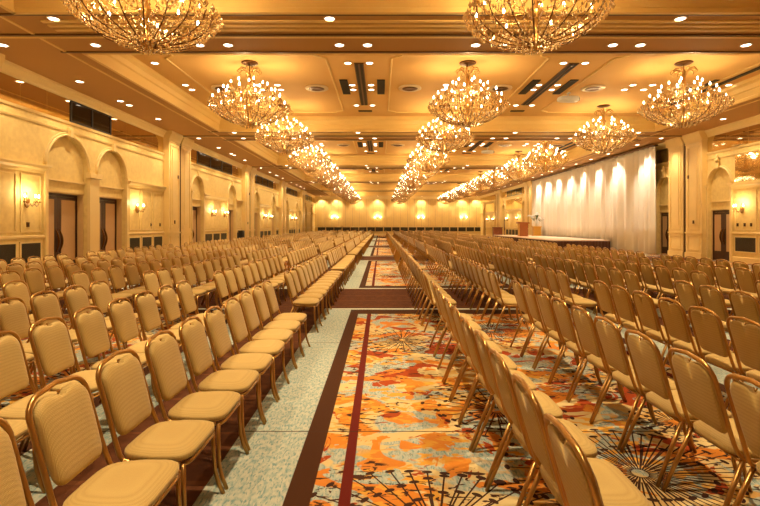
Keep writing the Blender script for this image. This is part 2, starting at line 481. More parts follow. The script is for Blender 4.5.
# ventilation grilles in the dado
for side in ('left', 'right'):
    i = 0
    for y0, y1, z0, z1 in VENTS[side]:
        if y0 < (12.3 if side == 'left' else 18) or y1 > 62 or (side == 'right' and 25 < y0 < 49): continue
        i += 1
        b = MB(); b.box(sx(side, 0), sx(side, .012), y0, y1, z0, z1)
        r = b.obj('ventilation_grille', M['grille'])
        l = MB()
        for q in range(14): 
            z = z0 + .02 + q * (z1 - z0 - .04) / 14
            l.box(sx(side, .012), sx(side, .02), y0 + .01, y1 - .01, z, z + .014)
        l.obj('louvre', M['grille'], r)
        tag(r, 'dark ventilation grille low in the %s wall, %s one counted from the camera' % (side, ORD[i] if i < 21 else 'twenty ' + ORD[i - 20]), 'grille', 'grilles in the %s wall' % side)
for i in range(20):
    x = XL + .5 + i * 1.27
    b = MB(); b.box(x, x + 1.12, YB - .10, YB - .0, .66, 1.26)
    tag(b.obj('ventilation_grille', M['grille']), 'dark grille along foot of the far wall, %s from the left corner' % ORD[i + 1], 'grille', 'grilles along the far wall')
b = MB(); b.prism([(YB, 1.27), (YB - .10, 1.27), (YB - .10, 1.34), (YB, 1.36)], 'x', XL, XR)
b.prism([(YB, 0), (YB - .06, 0), (YB - .06, .6), (YB, .64)], 'x', XL, XR)
b.prism([(YB, 5.62), (YB - .10, 5.66), (YB - .24, 5.92), (YB - .24, ZS), (YB, ZS)], 'x', XL, XR); trim(b)

# pilasters either side of each partition track
for side in ('left', 'right'):
    for k, c in enumerate(COLS):
        if c < 9: continue
        b = MB()
        for y0, y1 in ((c - 1.3, c - .10), (c + .10, c + 1.3)):
            b.box(sx(side, 0), sx(side, .26), y0, y1, 0, 5.60)
            b.box(sx(side, 0), sx(side, .31), y0 - .02, y1 + .02, 0, .28)
            b.box(sx(side, 0), sx(side, .30), y0 - .02, y1 + .02, 1.20, 1.27)
            b.box(sx(side, 0), sx(side, .29), y0 - .015, y1 + .015, 5.52, 5.58)
            b.prism([(sx(side, 0), 5.60), (sx(side, .28), 5.60), (sx(side, .32), 5.72), (sx(side, .42), 5.92), (sx(side, .42), ZS), (sx(side, 0), ZS)], 'y', y0 - .04, y1 + .04)
            for z0, z1 in ((.40, 1.10), (1.40, 5.40)):
                frame(b, side, y0 + .16, y1 - .16, z0, z1, .04, .03, .26)
            b.box(sx(side, .26), sx(side, .285), y0 + .34, y1 - .34, 1.6, 5.2)
        o = b.obj('pillar', M['pillar']); o['kind'] = 'structure'
        g = MB(); g.box(sx(side, 0), sx(side, .20), c - .10, c + .10, 0, ZS); g.box(sx(side, .20), sx(side, .27), c - .02, c + .02, 0, ZS)
        g.obj('partition_channel', M['track'], o)
        if side == 'left' and k < 4 or side == 'right' and k == 2:
            for q, (yy, zz) in enumerate(((c - .75, 1.75), (c - .35, 3.95))):
                p = MB(); p.box(sx(side, .29), sx(side, .315), yy - .05, yy + .05, zz - .08, zz + .08)
                r = p.obj('brass_wall_plate', M['bronze'])
                tag(r, 'small brass plate %s on the %s pilaster along the %s wall' % ('low' if q == 0 else 'high up', ORD[k], side), 'wall plate', 'plates on the pilasters')

# mirror bands and dark windows high on the walls
def band(side, y0, y1, z0, z1, n):
    b = MB()
    for q in range(n):
        a = y0 + (y1 - y0) * q / n; e = y0 + (y1 - y0) * (q + 1) / n
        b.box(sx(side, .0), sx(side, .012), a + .008, e - .008, z0, z1)
    return b
wn = 0
def dark_window(side, y0, y1, n):
    global wn; wn += 1
    b = MB(); z0, z1 = 5.0, 5.71
    b.box(sx(side, 0), sx(side, .03), y0, y1, z0, z0 + .05); b.box(sx(side, 0), sx(side, .03), y0, y1, z1 - .05, z1)
    for q in range(n + 1):
        yy = y0 + (y1 - y0) * q / n; b.box(sx(side, 0), sx(side, .035), yy - .035, yy + .035, z0, z1)
    o = b.obj('window_%d' % wn, M['black']); o['kind'] = 'structure'
    for q in range(n):
        p = MB(); p.box(sx(side, 0), sx(side, .015), y0 + (y1 - y0) * q / n + .035, y0 + (y1 - y0) * (q + 1) / n - .035, z0 + .05, z1 - .05)
        p.obj('pane', M['dglass'], o)
WIN = {'left': {1: (15.7, 18.0, 2), 2: (26.5, 32.6, 3), 3: (39.0, 45.0, 3), 4: (51.6, 57.6, 3), 5: (64.2, 70, 3)}, 'right': {4: (52, 58, 3)}}
for side in ('left', 'right'):
    pieces = MB()
    for k in range(len(COLS)):
        lo = COLS[k] + 1.32; hi = (COLS[k + 1] - 1.32) if k < 5 else YB - .05
        w = WIN[side].get(k)
        segs = [(lo, hi)] if not w else [(lo, w[0] - .04), (w[1] + .04, hi)]
        for a, e in segs:
            q = band(side, a, e, 5.0, 5.70, max(1, round((e - a) / 1.2))); pieces.add(q.v, q.f)
        if w: dark_window(side, *w)
        if side == 'right':                           # tall mirrors above the ledge between the arches
            a, e = DOORS['right'][2*k][1] + .25, DOORS['right'][2*k+1][0] - .25
            q = band(side, a, e, 3.48, 4.60, max(1, round((e - a) / 1.2))); pieces.add(q.v, q.f)
    struct(pieces.obj('wall_mirror_' + side, M['mirror']))

# ---------------------------------------------------------------- ceiling
CXL, CXR = -7.65, 12.95
def coffer_ranges():
    out = []
    for k in range(-1, 5):
        c = C0 + P * k; out.append((c + 1.15, min(c + P - 1.15, YB - 1.2)))
    return out
COFF = coffer_ranges()
b = MB(); b.box(XL - 1.2, XR + 1.2, YF - .3, YB + .4, ZC, ZC + .3); 
struct(b.obj('ceiling', M['ceil']))
b = MB()
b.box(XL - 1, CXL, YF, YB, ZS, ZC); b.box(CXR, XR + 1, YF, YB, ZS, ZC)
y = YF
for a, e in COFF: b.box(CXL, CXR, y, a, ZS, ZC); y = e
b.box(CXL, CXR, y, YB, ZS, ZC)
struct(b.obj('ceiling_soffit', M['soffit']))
# stepped cornice inside each coffer
CP = [(0, ZS - .03), (.10, ZS - .03), (.10, ZS + .06), (.05, ZS + .09), (.05, ZS + .30), (.09, ZS + .34), (.12, ZS + .48), (.20, ZS + .56), (.20, ZC), (0, ZC)]
b = MB()
for a, e in COFF:
    b.prism([(CXL - .02 + w, z) for w, z in CP], 'y', a, e); b.prism([(CXR + .02 - w, z) for w, z in CP], 'y', a, e)
    b.prism([(a - .02 + w, z) for w, z in CP], 'x', CXL, CXR); b.prism([(e + .02 - w, z) for w, z in CP], 'x', CXL, CXR)
    # raised frame around each chandelier pair
    for x0, x1 in ((-6.56, -1.68), (.32, 5.12), (7.12, 11.9)):
        y0, y1 = a + 1.95, e - 1.0; n = .32
        pts = [(x0 + n, y0), (x1 - n, y0), (x1 - n, y0 + .12), (x1, y0 + .35), (x1, y1 - .35), (x1 - n, y1 - .12), (x1 - n, y1), (x0 + n, y1), (x0 + n, y1 - .12), (x0, y1 - .35), (x0, y0 + .35), (x0 + n, y0 + .12)]
        b.tube([(p[0], p[1], ZC - .005) for p in pts], .035, 6, closed=True)
trim(b, M['ceiltrim'])
# beams: tracks and mouldings running across
b = MB(); t = MB()
for k in range(-1, 5):
    c = C0 + P * k
    t.box(XL + .1, XR - .1, c - .06, c + .02, ZS - .035, ZS)
    b.box(XL + .1, XR - .1, c + .03, c + .10, ZS - .05, ZS); 
    for d in (-.30, -.52, -.74): b.box(CXL + .3, CXR - .3, c + d - .05, c + d + .05, ZS - .03, ZS)
    t.box(CXL - .5, CXR + .5, c + 1.05, c + 1.12, ZS - .03, ZS); t.box(CXL - .5, CXR + .5, c - 1.12, c - 1.06, ZS - .03, ZS)
trim(b, M['ceiltrim']); trim(t, M['track'])
for side, xe in (('left', CXL), ('right', CXR)):
    s = -1 if side == 'left' else 1
    b = MB(); b.box(xe + s * .35, xe + s * .42, YF, YB, ZS - .02, ZS); trim(b, M['ceiltrim'])

# slots, air grilles and ring diffusers in each coffer
BAYN = ['overhead', 'nearest', 'second', 'third', 'fourth', 'fifth']
def bayname(k): return BAYN[k]
for k in range(1, 5):
    c = COLS[k]; bay = bayname(k)
    for xs, nm in ((-.70, 'left'), (6.07, 'right')):
        r = MB(); r.box(xs - .15, xs + .15, c + 3.9, c + 9.1, ZC - .03, ZC)
        o = r.obj('ceiling_slot', M['track'])
        for d in (-.075, .075):
            q = MB(); q.box(xs + d - .045, xs + d + .045, c + 3.95, c + 9.05, ZC - .04, ZC - .02); q.obj('slot_opening', M['dark'], o)
        tag(o, 'long dark linear slot in the %s ceiling coffer, the %s one of two' % (bay, nm), 'ceiling slot', 'linear ceiling slots')
        for d, nn in ((-.62, 'left'), (.70, 'right')):
            q = MB(); q.box(xs + d - .14, xs + d + .14, c + 5.6, c + 7.4, ZC - .035, ZC - .008)
            o = q.obj('air_grille', M['dark']); l = MB()
            for z in range(12): l.box(xs + d - .14, xs + d + .14, c + 5.66 + z * .15, c + 5.68 + z * .15, ZC - .04, ZC - .03)
            l.obj('grille_blades', M['grille'], o)
            tag(o, 'short black air grille %s of the %s slot in the %s ceiling coffer' % (nn, nm, bay), 'air grille', 'black ceiling air grilles')
        q = MB(); q.box(xs - .3, xs + .3, c + 10.1, c + 10.3, ZC - .03, ZC)
        tag(q.obj('speaker_grille', M['grille']), 'small brown grille behind the %s slot of the %s ceiling coffer' % (nm, bay), 'speaker grille', 'small ceiling speaker grilles')
    for i, xd in enumerate((-5.85, -2.38, 1.07, 4.42, 7.85, 11.2)):
        q = MB(); q.lathe([(.42, ZC - .001), (.43, ZC - .04), (.36, ZC - .07), (.30, ZC - .05)], 24, (xd, c + 6.6, 0))
        o = q.obj('ring_diffuser', M['steel'])
        q = MB(); q.lathe([(.30, ZC - .045), (.28, ZC - .055), (.18, ZC - .08), (.16, ZC - .07)], 20, (xd, c + 6.6, 0)); q.obj('diffuser_core', M['bronze'], o)
        tag(o, 'round ring air diffuser, %s from left across the %s ceiling coffer' % (ORD[i + 1], bay), 'diffuser', 'ring diffusers in the ceiling')
# lighting slots near the stage side
for k in (1, 2, 3):
    c = COLS[k]
    for i, (x, y0, y1) in enumerate(((12.2, 3.0, 9.6), (11.75, 5.6, 8.6))):
        q = MB(); q.box(x - .08, x + .08, c + y0, c + y1, ZC - .045, ZC - .008)
        tag(q.obj('stage_light_slot', M['dark']), '%s dark slot near the right edge of the %s ceiling coffer' % (('long', 'short')[i], bayname(k)), 'ceiling slot', 'slots near the stage side')

# downlights
ring = MB(); ring.lathe([(.13, 0), (.135, -.012), (.105, -.02), (.10, -.01)], 20)
lens = MB(); lens.lathe([(.10, -.008), (.10, -.014), (.05, -.018), (.01, -.018)], 20)
ring_me = ring.mesh('downlight', M['downtrim']); lens_me = lens.mesh('lens', M['down'])
def downlight(x, y, z, label):
    o = bpy.data.objects.new('downlight', ring_me); COL.objects.link(o); o.location = (x, y, z)
    l = bpy.data.objects.new('lens', lens_me); COL.objects.link(l); l.parent = o
    tag(o, label, 'downlight', 'recessed ceiling downlights')
SPOTS = []
for k in range(1, 5):
    c = COLS[k]; bay = bayname(k); z = ZC
    for xs, nm in ((-.70, 'left'), (6.07, 'right')):
        for j, dy in enumerate((3.9, 6.25, 6.85, 9.2)):
            for d, sd in ((-.34, 'left'), (.34, 'right')):
                downlight(xs + d, c + dy, z, 'downlight %s of the %s slot, %s pair along it, %s coffer' % (sd, nm, ORD[j + 1], bay))
    if k < 4:
        for i, xs in enumerate((-4.12, 2.72, 9.5)):
            for j, dy in enumerate((6.25, 6.85)):
                for d, sd in ((-.36, 'left'), (.36, 'right')):
                    downlight(xs + d, c + dy, z, '%s %s downlight between %s row chandeliers, %s coffer' % (('near', 'far')[j], sd, ('left', 'middle', 'right')[i], bay))
    for xs, nm in ((-7.1, 'left'), (12.62, 'right')):
        if k < 4:
            for j, dy in enumerate((3.9, 6.25, 6.85, 9.2)):
                downlight(xs, c + dy, z, '%s downlight along the %s inner edge of the %s ceiling coffer' % (ORD[j + 1], nm, bay))
    for xs, nm in ((-9.27, 'left'), (14.25, 'right')):
        if xs > 0 and k in (2, 3): continue
        for j, dy in enumerate((3.6, 5.9, 6.5, 8.8)):
            downlight(xs, c + dy, ZS, '%s downlight in the %s side soffit beside the %s coffer' % (ORD[j + 1], nm, bay))
    for i, xs in enumerate((-9.27, -7.0, -4.45, -3.75, -1.02, -.33, 2.32, 3.02, 5.68, 6.36, 8.95, 9.65, 12.3, 14.25)):
        if xs > 14 and k == 3: continue
        downlight(xs, c + .62, ZS, '%s downlight from left, far side of the beam before the %s coffer' % (ORD[i + 1], bay))
    for i, xs in enumerate((-7.0, -1.1, 6.4, 12.3)):
        downlight(xs, c - .88, ZS, '%s downlight from left, near side of the beam before the %s coffer' % (ORD[i + 1], bay))

def light(kind, name, loc, power, col, size=.05, spot=None, aim=None, blend=.5):
    d = bpy.data.lights.new(name, kind); d.energy = power; d.color = col; d.shadow_soft_size = size
    if spot: d.spot_size = math.radians(spot); d.spot_blend = blend
    o = bpy.data.objects.new(name, d); o.location = loc; COL.objects.link(o)
    if aim: o.rotation_euler = Vector([aim[i] - loc[i] for i in range(3)]).to_track_quat('-Z', 'Y').to_euler()
    return o
WARM = (1, .74, .38); SOFTW = (1, .79, .50)
for k in range(0, 5):
    c = COLS[k]
    for xs in (-.70, 6.07):
        for dy in (3.9, 9.2):
            light('SPOT', 'downlight_beam', (xs, c + dy, ZC - .06), 1150, SOFTW, .10, 74, (xs, c + dy, 0), .9)
    for xs in (-4.12, 2.72, 9.5):
        light('SPOT', 'downlight_beam', (xs, c + 6.5, ZC - .06), 1150, SOFTW, .10, 74, (xs, c + 6.5, 0), .9)
    for xs in (-9.27, 14.25):
        for dy in (-.9, 1.6, 3.9, 6.2, 8.5, 10.6) if xs < 0 or k not in (2, 3) else ():
            light('SPOT', 'downlight_beam', (xs, c + dy, ZS - .06), 170, SOFTW, .08, 125, (xs, c + dy, 0), 1)
    for xs in (-7.0, -1.0, 6.0, 12.3):
        light('SPOT', 'downlight_beam', (xs, c + .62, ZS - .06), 700, SOFTW, .10, 78, (xs, c + .62, 0), .9)

# wall washing downlights at the far wall
for i, xs in enumerate((-9.1, -6.8, -3.5, -.5, 2.7, 6.2, 9.5, 12.4, 14.6)):
    downlight(xs, YB - .75, ZS, '%s downlight from left washing the top of the far wall' % ORD[i + 1])
    light('SPOT', 'wall_washer', (xs, YB - .75, ZS - .06), 330, SOFTW, .05, 105, (xs, YB - .35, 0), .6)
light('SPOT', 'downlight_beam', (14.25, 24.32, ZS - .06), 300, SOFTW, .08, 100, (14.6, 24.6, 0), .9)
# stage curtain washers
for i in range(9):
    yy = 25.9 + 2.45 * i - (.9 if i == 0 else 0) + 1.3
    if yy > 46.5: break
    downlight(14.1, yy, ZS - .0, '%s downlight counted from the camera, washing the ivory stage curtain' % ORD[i + 1])
    light('SPOT', 'curtain_washer', (14.1, yy, ZS - .07), 470, (1, .86, .68), .05, 88, (14.75, yy, 1.0), .95)

# ---------------------------------------------------------------- chandeliers
def chandelier_geo():
    g = {}
    c = MB(); c.lathe([(.27, 0), (.28, -.02), (.22, -.05), (.06, -.08)], 24); g['canopy'] = c
    s = MB(); s.lathe([(.02, -.06), (.02, -.22), (.05, -.24), (.05, -.28), (.10, -.31), (.07, -.36), (.045, -.50), (.06, -.60), (.11, -.68), (.06, -.78), (.03, -.9), (.03, -1.2), (.09, -1.28), (.14, -1.36), (.05, -1.46), (.03, -1.7), (.10, -1.84), (.14, -1.90), (.06, -1.96), (.01, -2.02)], 14); g['stem'] = s
    l = MB(); pts = [(.05, 0, -.42), (.12, 0, -.28), (.22, 0, -.20), (.33, 0, -.21), (.39, 0, -.28), (.36, 0, -.34), (.31, 0, -.33)]
    l.tube(pts, [.014, .022, .02, .016, .012, .009, .004], 6); g['crown_leaf'] = l
    r = MB(); pts = []
    for t in range(11):
        a = t / 10; pts.append((.13 + 1.02 * math.sin(a * PI / 2) ** .9, 0, -1.92 + .60 * a ** 1.7))
    pts += [(1.20, 0, -1.26), (1.17, 0, -1.20)]
    r.tube(pts, [.012] * 11 + [.009, .006], 6); g['rib'] = r
    g['arms'] = []
    for rad, zb, n, z0, ph in ((.42, -.64, 5, -.74, 0), (.72, -.80, 7, -.95, .2), (.98, -1.00, 10, -1.28, 0), (1.16, -1.20, 8, -1.46, .15)):
        a = MB(); q = []
        for t in range(9):
            u = t / 8; q.append((.05 + (rad - .05) * u, 0, z0 - .16 * math.sin(u * PI * 1.0) + (zb - .10 - z0) * u ** 3))
        q.append((rad, 0, zb - .08))
        a.tube(q, .0075, 5)
        a.lathe([(.012, -.10), (.045, -.085), (.05, -.07), (.014, -.06), (.014, .0), (.012, .02)], 8, (rad, 0, zb))
        bl = MB(); bl.lathe([(.010, .012), (.020, .030), (.026, .055), (.018, .085), (.003, .115)], 10, (rad, 0, zb))
        g['arms'].append((a, bl, n, ph, rad, zb))
    cr = MB(); rnd = random.Random(3)
    for rad, z, n, h in ((1.30, -1.28, 60, .15), (1.26, -1.38, 70, .10), (1.21, -1.44, 76, .08), (1.13, -1.50, 72, .08), (1.05, -1.56, 66, .08), (.95, -1.62, 60, .08), (.84, -1.68, 54, .08), (.72, -1.73, 46, .09), (.60, -1.78, 40, .09), (.48, -1.83, 32, .09), (.36, -1.87, 24, .10), (.24, -1.91, 16, .11), (.12, -1.94, 8, .12)):
        for i in range(n):
            a = 2 * PI * i / n + rnd.uniform(-.04, .04); rr = rad + rnd.uniform(-.035, .035)
            cr.drop(rr * math.cos(a), rr * math.sin(a), z + rnd.uniform(-.03, .03), h, h * .29)
    for _, _, n, ph, rad, zb in g['arms']:
        for i in range(n):
            a = 2 * PI * i / n + ph
            for j in range(6):
                a2 = 2 * PI * j / 6; x = rad * math.cos(a) + .055 * math.cos(a2); y = rad * math.sin(a) + .055 * math.sin(a2)
                cr.drop(x, y, zb - .08, .085, .017)
            for j in range(4):                       # bead swags between the arms
                u = (j + .5) / 4; aa = a + u * 2 * PI / n; cr.drop(rad * .96 * math.cos(aa), rad * .96 * math.sin(aa), zb - .05 - .16 * math.sin(PI * u), .06, .018)
    for i in range(200):
        a = rnd.uniform(0, 2 * PI); rr = rnd.uniform(.15, 1.1); cr.drop(rr * math.cos(a), rr * math.sin(a), -.75 - .65 * rr + rnd.uniform(-.1, .1), .08, .018)
    g['crystal'] = cr
    return g
G = chandelier_geo()
def rot_mb(src, a):
    m = MB(); ca, sa = math.cos(a), math.sin(a)
    m.v = [(x*ca - y*sa, x*sa + y*ca, z) for x, y, z in src.v]; m.f = list(src.f); m.sm = list(src.sm); return m
root0 = empty('chandelier')
G['canopy'].obj('canopy', M['bronze'], root0); G['stem'].obj('stem', M['gold'], root0)
lm = G['crown_leaf'].mesh('crown_leaf', M['gold']); rm = G['rib'].mesh('rib', M['bronze'])
def part(name, me, parent, rz):
    o = bpy.data.objects.new(name, me); COL.objects.link(o); o.parent = parent; o.rotation_euler.z = rz; return o
for i in range(10): part('crown_leaf', lm, root0, 2 * PI * i / 10)
for i in range(18): part('rib', rm, root0, 2 * PI * i / 18 + .1)
simple_arm = MB(); simple_bulb = MB(); simple_arm.lathe([(.06, -.38), (.07, -.45), (.06, -.6), (.06, -1.5), (.15, -1.88), (.15, -1.97)], 10)
for a, bl, n, ph, rad, zb in G['arms']:
    am = a.mesh('arm', M['gold']); bm_ = bl.mesh('bulb', M['bulb'])
    for i in range(n):
        an = 2 * PI * i / n + ph
        o = part('arm', am, root0, an); part('bulb', bm_, o, 0)
        q = rot_mb(a, an); simple_arm.add(q.v, q.f, True); q = rot_mb(bl, an); simple_bulb.add(q.v, q.f, True)
for i in range(18):
    q = rot_mb(G['rib'], 2 * PI * i / 18 + .1); simple_arm.add(q.v, q.f, True)
for i in range(10):
    q = rot_mb(G['crown_leaf'], 2 * PI * i / 10); simple_arm.add(q.v, q.f, True)
crm = G['crystal'].mesh('crystal_drops', M['crystal'])
o = part('crystal_drops', crm, root0, 0); o['kind'] = 'stuff'
rootS = empty('chandelier')
G['canopy'].obj('canopy', M['bronze'], rootS); G['stem'].obj('stem', M['gold'], rootS)
simple_arm.obj('arm_framework', M['gold'], rootS); o = simple_bulb.obj('candle_bulbs', M['bulb'], rootS); o['kind'] = 'stuff'
o = part('crystal_drops', crm, rootS, 0); o['kind'] = 'stuff'
index_kids()
first = {'a': True, 's': True}
cnt = {}
for k in range(0, 6):
    for dy in (3.9, 9.3):
        y = COLS[k] + dy + (.6 if k == 0 else 0)
        if y < 7 or y > YB - 2: continue
        for i, x in enumerate((-4.12, 2.72, 9.5)):
            if k == 0 and i == 2: continue
            near = y < 22
            src = root0 if near else rootS
            if first['a' if near else 's']: r = src; first['a' if near else 's'] = False
            else: r = copy_tree(src)
            r.location = (x, y, ZC); r.rotation_euler.z = random.uniform(0, .4); r.scale = (.95, .95, 1)
            nm = ('left', 'middle', 'right')[i]; cnt[nm] = cnt.get(nm, 0) + 1
            tag(r, 'lit crystal chandelier with brass arms, %s from the camera in the %s row' % (ORD[cnt[nm]], nm), 'chandelier', 'crystal chandeliers hung in three rows')
            for a, q, zz in ((0.35, .96, .86), (0.35 + 2 * PI / 3, .96, .86), (0.35 + 4 * PI / 3, .50, 1.22)) if y < 40 else ((0.5, .96, .86),):
                light('POINT', 'candle_glow', (x + q * math.cos(a), y + q * math.sin(a), ZC - zz), (26 if q > .6 else 48) if y < 40 else 70, WARM, .06)

# ---------------------------------------------------------------- wall sconces
def sconce(side, y, z=2.35):
    s = 1 if side == 'left' else -1
    r = empty('wall_sconce', (sx(side, 0), y, z))
    b = MB(); b.lathe([(.01, -.20), (.05, -.16), (.07, -.05), (.08, .0), (.06, .10), (.03, .18), (.005, .26)], 10, (s * .05, 0, -.05)); b.obj('backplate', M['gold'], r)
    for d in (-1, 0, 1):
        b = MB(); yy = d * .27; xo = s * (.20 if d else .30)
        b.tube([(s * .06, 0, -.08), (s * .12, yy * .4, -.17), (xo * .95, yy * .9, -.16), (xo, yy, -.08)], .010, 6)
        b.lathe([(.012, -.10), (.05, -.08), (.052, -.06), (.015, -.05), (.015, .04)], 8, (xo, yy, 0))
        a = b.obj('arm', M['gold'], r)
        b = MB(); b.lathe([(.008, .035), (.019, .055), (.023, .08), (.015, .11), (.003, .14)], 8, (xo, yy, 0)); b.obj('bulb', M['bulb'], a)
    b = MB()
    for i in range(22):
        t = i / 21; yy = -.27 + .54 * t; b.drop(s * .20, yy, -.09 - .07 * math.sin(t * PI * 3) ** 2, .07, .016)
    o = b.obj('crystal_drops', M['crystal'], r); o['kind'] = 'stuff'
    light('POINT', 'sconce_glow', (sx(side, .24), y - .13, z + .20), 9, WARM, .04); light('POINT', 'sconce_glow', (sx(side, .24), y + .13, z + .20), 9, WARM, .04)
    return r
L_SC = [13.7, 19.9] + [C for k in (2, 3, 4) for C in (COLS[k] + 5.0, COLS[k] + 7.3)]
R_SC = [15.0, 20.2] + [C for k in (4,) for C in (COLS[k] + 4.3, COLS[k] + 8.6)] + [64.6, 68]
for i, yy in enumerate(L_SC): tag(sconce('left', yy), 'lit brass candle sconce on the left wall, %s from the camera' % ORD[i + 1], 'wall lamp', 'candle sconces')
for i, yy in enumerate(R_SC): tag(sconce('right', yy), 'lit brass candle sconce on the right wall, %s from the camera' % ORD[i + 1], 'wall lamp', 'candle sconces')
for i, x in enumerate((-7.1, -.5, 6.1, 12.7)):
    r = empty('wall_sconce', (x, YB - .08, 2.7))
    b = MB(); b.lathe([(.02, -.2), (.09, 0), (.02, .22)], 8, (0, -.05, 0)); b.obj('backplate', M['gold'], r)
    for d in (-1, 1):
        b = MB(); b.tube([(0, -.06, -.1), (d * .3, -.2, -.15), (d * .42, -.2, 0)], .02, 6); a = b.obj('arm', M['gold'], r)
        b = MB(); b.lathe([(.02, 0), (.07, .08), (.06, .16), (.01, .24)], 8, (d * .42, -.2, 0)); b.obj('bulb', M['bulb'], a)
    light('POINT', 'sconce_glow', (x - .2, YB - .35, 3.0), 22, WARM, .05); light('POINT', 'sconce_glow', (x + .2, YB - .35, 3.0), 22, WARM, .05)
    tag(r, 'lit brass sconce on the far wall, %s from the left corner' % ORD[i + 1], 'wall lamp', 'sconces of the far wall')
# small brass sockets and switches on the wall panels
for i, (side, y, z) in enumerate((('left', 13.8, 1.62), ('left', 21.2, 1.62), ('left', 22.05, 1.62), ('right', 20.5, 1.62), ('right', 20.1, 1.62), ('right', 19.75, 1.62))):
    b = MB(); b.box(sx(side, 0), sx(side, .02), y - .05, y + .05, z - .07, z + .07); o = b.obj('switch_plate', M['bronze'])
    b = MB(); b.box(sx(side, .02), sx(side, .03), y - .015, y + .015, z - .03, z + .03); b.obj('switch', M['black'], o)
    tag(o, ['small dark switch plate under the nearest left wall sconce', 'first dark switch plate between sconce and first left pilaster', 'second dark switch plate right beside the first left pilaster',
            'leftmost of three switch plates under the nearest right wall sconce', 'middle of three switch plates under the nearest right wall sconce', 'rightmost of three switch plates under the nearest right wall sconce'][i], 'switch')
b = MB(); b.box(sx('left', .04), sx('left', .34), 34.0, 34.5, .72, 1.22)
o = b.obj('wall_speaker', M['black']); b = MB(); b.box(sx('left', .34), sx('left', .36), 34.03, 34.47, .76, 1.18); b.obj('speaker_cloth', M['dark'], o)
b = MB(); b.box(sx('left', .0), sx('left', .05), 34.1, 34.4, .8, 1.1); b.obj('bracket', M['track'], o)
tag(o, 'small black box speaker low on the left wall before the second pilaster', 'speaker')

# ---------------------------------------------------------------- stage, curtain, lecterns, flowers
SY0, SY1, SX0, SZ = 30.2, 46.3, 10.9, .65
r = empty('stage', ((SX0 + 15) / 2, (SY0 + SY1) / 2, 0))
def local(mb, r):
    lx, ly, lz = r.location; mb.v = [(x - lx, y - ly, z - lz) for x, y, z in mb.v]; return mb
b = MB(); b.box(SX0, 14.5, SY0, SY1, SZ - .06, SZ); local(b, r).obj('stage_deck', M['deck'], r)
b = MB()
n = 240
for (p0, p1, ax_) in (((SX0 + .03, SY0 + .03), (14.5, SY0 + .03), 'x'), ((SX0 + .03, SY0 + .03), (SX0 + .03, SY1), 'y')):
    ln = math.dist(p0, p1); n = int(ln / .05); vs = []
    for i in range(n + 1):
        t = i / n; x = p0[0] + (p1[0] - p0[0]) * t; y = p0[1] + (p1[1] - p0[1]) * t; o_ = .02 * math.sin(i * PI / 2)
        if ax_ == 'x': y += o_
        else: x += o_
        for d in (0, .015):
            xx, yy = (x, y + d) if ax_ == 'x' else (x + d, y)
            vs += [(xx, yy, 0), (xx, yy, SZ - .06)]
    fs = []
    for i in range(n):
        o_ = i * 4; fs += [(o_, o_ + 4, o_ + 5, o_ + 1), (o_ + 2, o_ + 3, o_ + 7, o_ + 6)]
    b.add(vs, fs, True)
local(b, r).obj('stage_skirt', M['skirt'], r)
tag(r, 'low stage platform with dark pleated skirt in front of the ivory curtain', 'stage')

CX = 14.75; rnd = random.Random(5); vs = []; N_ = 460; y0, y1 = 25.75, 46.5
ph = 0; prof = []
for i in range(N_ + 1):
    ph += .42 + .17 * math.sin(i * .071) + rnd.uniform(-.05, .05)
    prof.append((CX + (.10 + .03 * math.sin(i * .21)) * math.sin(ph) + .04 * math.sin(i * .13), y0 + (y1 - y0) * i / N_))
zs = [.02, 1.5, 3.0, 4.5, 5.6, 5.86]; 
for j, z in enumerate(zs):
    a = 1.0 if z < 4 else (.8 if z < 5.7 else .5)
    for x, y in prof: vs.append((CX + (x - CX) * a, y, z))
fs = [(j * (N_+1) + i, j * (N_+1) + i + 1, (j+1) * (N_+1) + i + 1, (j+1) * (N_+1) + i) for j in range(len(zs) - 1) for i in range(N_)]
b = MB(); b.add(vs, fs, True); o = b.obj('stage_curtain', M['cloth'])
md = o.modifiers.new('thickness', 'SOLIDIFY'); md.thickness = .012
b = MB(); b.box(CX - .12, CX + .12, y0 - .1, y1 + .1, 5.86, 5.93); b.obj('curtain_rail', M['track'], o)
tag(o, 'tall ivory pleated curtain hanging behind the stage', 'curtain')

def wood_lectern(name, x, y, z, h, w, d, m1, m2, label):
    r = empty(name, (x, y, z))
    b = MB(); b.box(-w * .42, w * .42, -d * .42, d * .42, 0, .05); b.box(-w * .36, w * .36, -d * .36, d * .36, .05, h - .14); b.obj('body', m1, r)
    b = MB(); b.box(-w * .30, w * .30, -d * .375, -d * .36, .15, h - .25); b.obj('front_panel', m1, r)
    b = MB(); b.box(-w * .375, -w * .36, -d * .34, d * .34, .05, h - .14); b.obj('side_panel', m2, r)
    b = MB()
    b.prism([(-w / 2, h - .14), (w / 2, h - .14), (w / 2, h - .04), (-w / 2, h)], 'y', -d / 2, d / 2); b.obj('reading_top', m1, r)
    tag(r, label, 'lectern'); return r
wood_lectern('lectern', 12.05, 40.6, SZ, 1.22, .95, .7, M['lectern'], M['lecternlight'], 'orange wooden lectern standing on the stage before the ivory curtain')
r = empty('pedestal', (14.0, 43.0, SZ))
b = MB(); b.box(-.34, .34, -.34, .34, 0, .06); b.box(-.30, .30, -.30, .30, .06, .78); b.obj('body', M['lecternlight'], r)
b = MB(); b.box(-.37, .37, -.37, .37, .78, .84); b.obj('pedestal_top', M['lecternlight'], r)
tag(r, 'pale gold wooden pedestal on the stage carrying white flowers', 'pedestal')
r = empty('flower_vase', (14.0, 43.0, SZ + .84))
b = MB(); b.lathe([(.12, 0), (.14, .02), (.17, .15), (.20, .40), (.17, .55), (.12, .62), (.15, .68)], 16); b.obj('vase', M['white'], r)
fl = MB(); lf = MB(); rnd = random.Random(9)
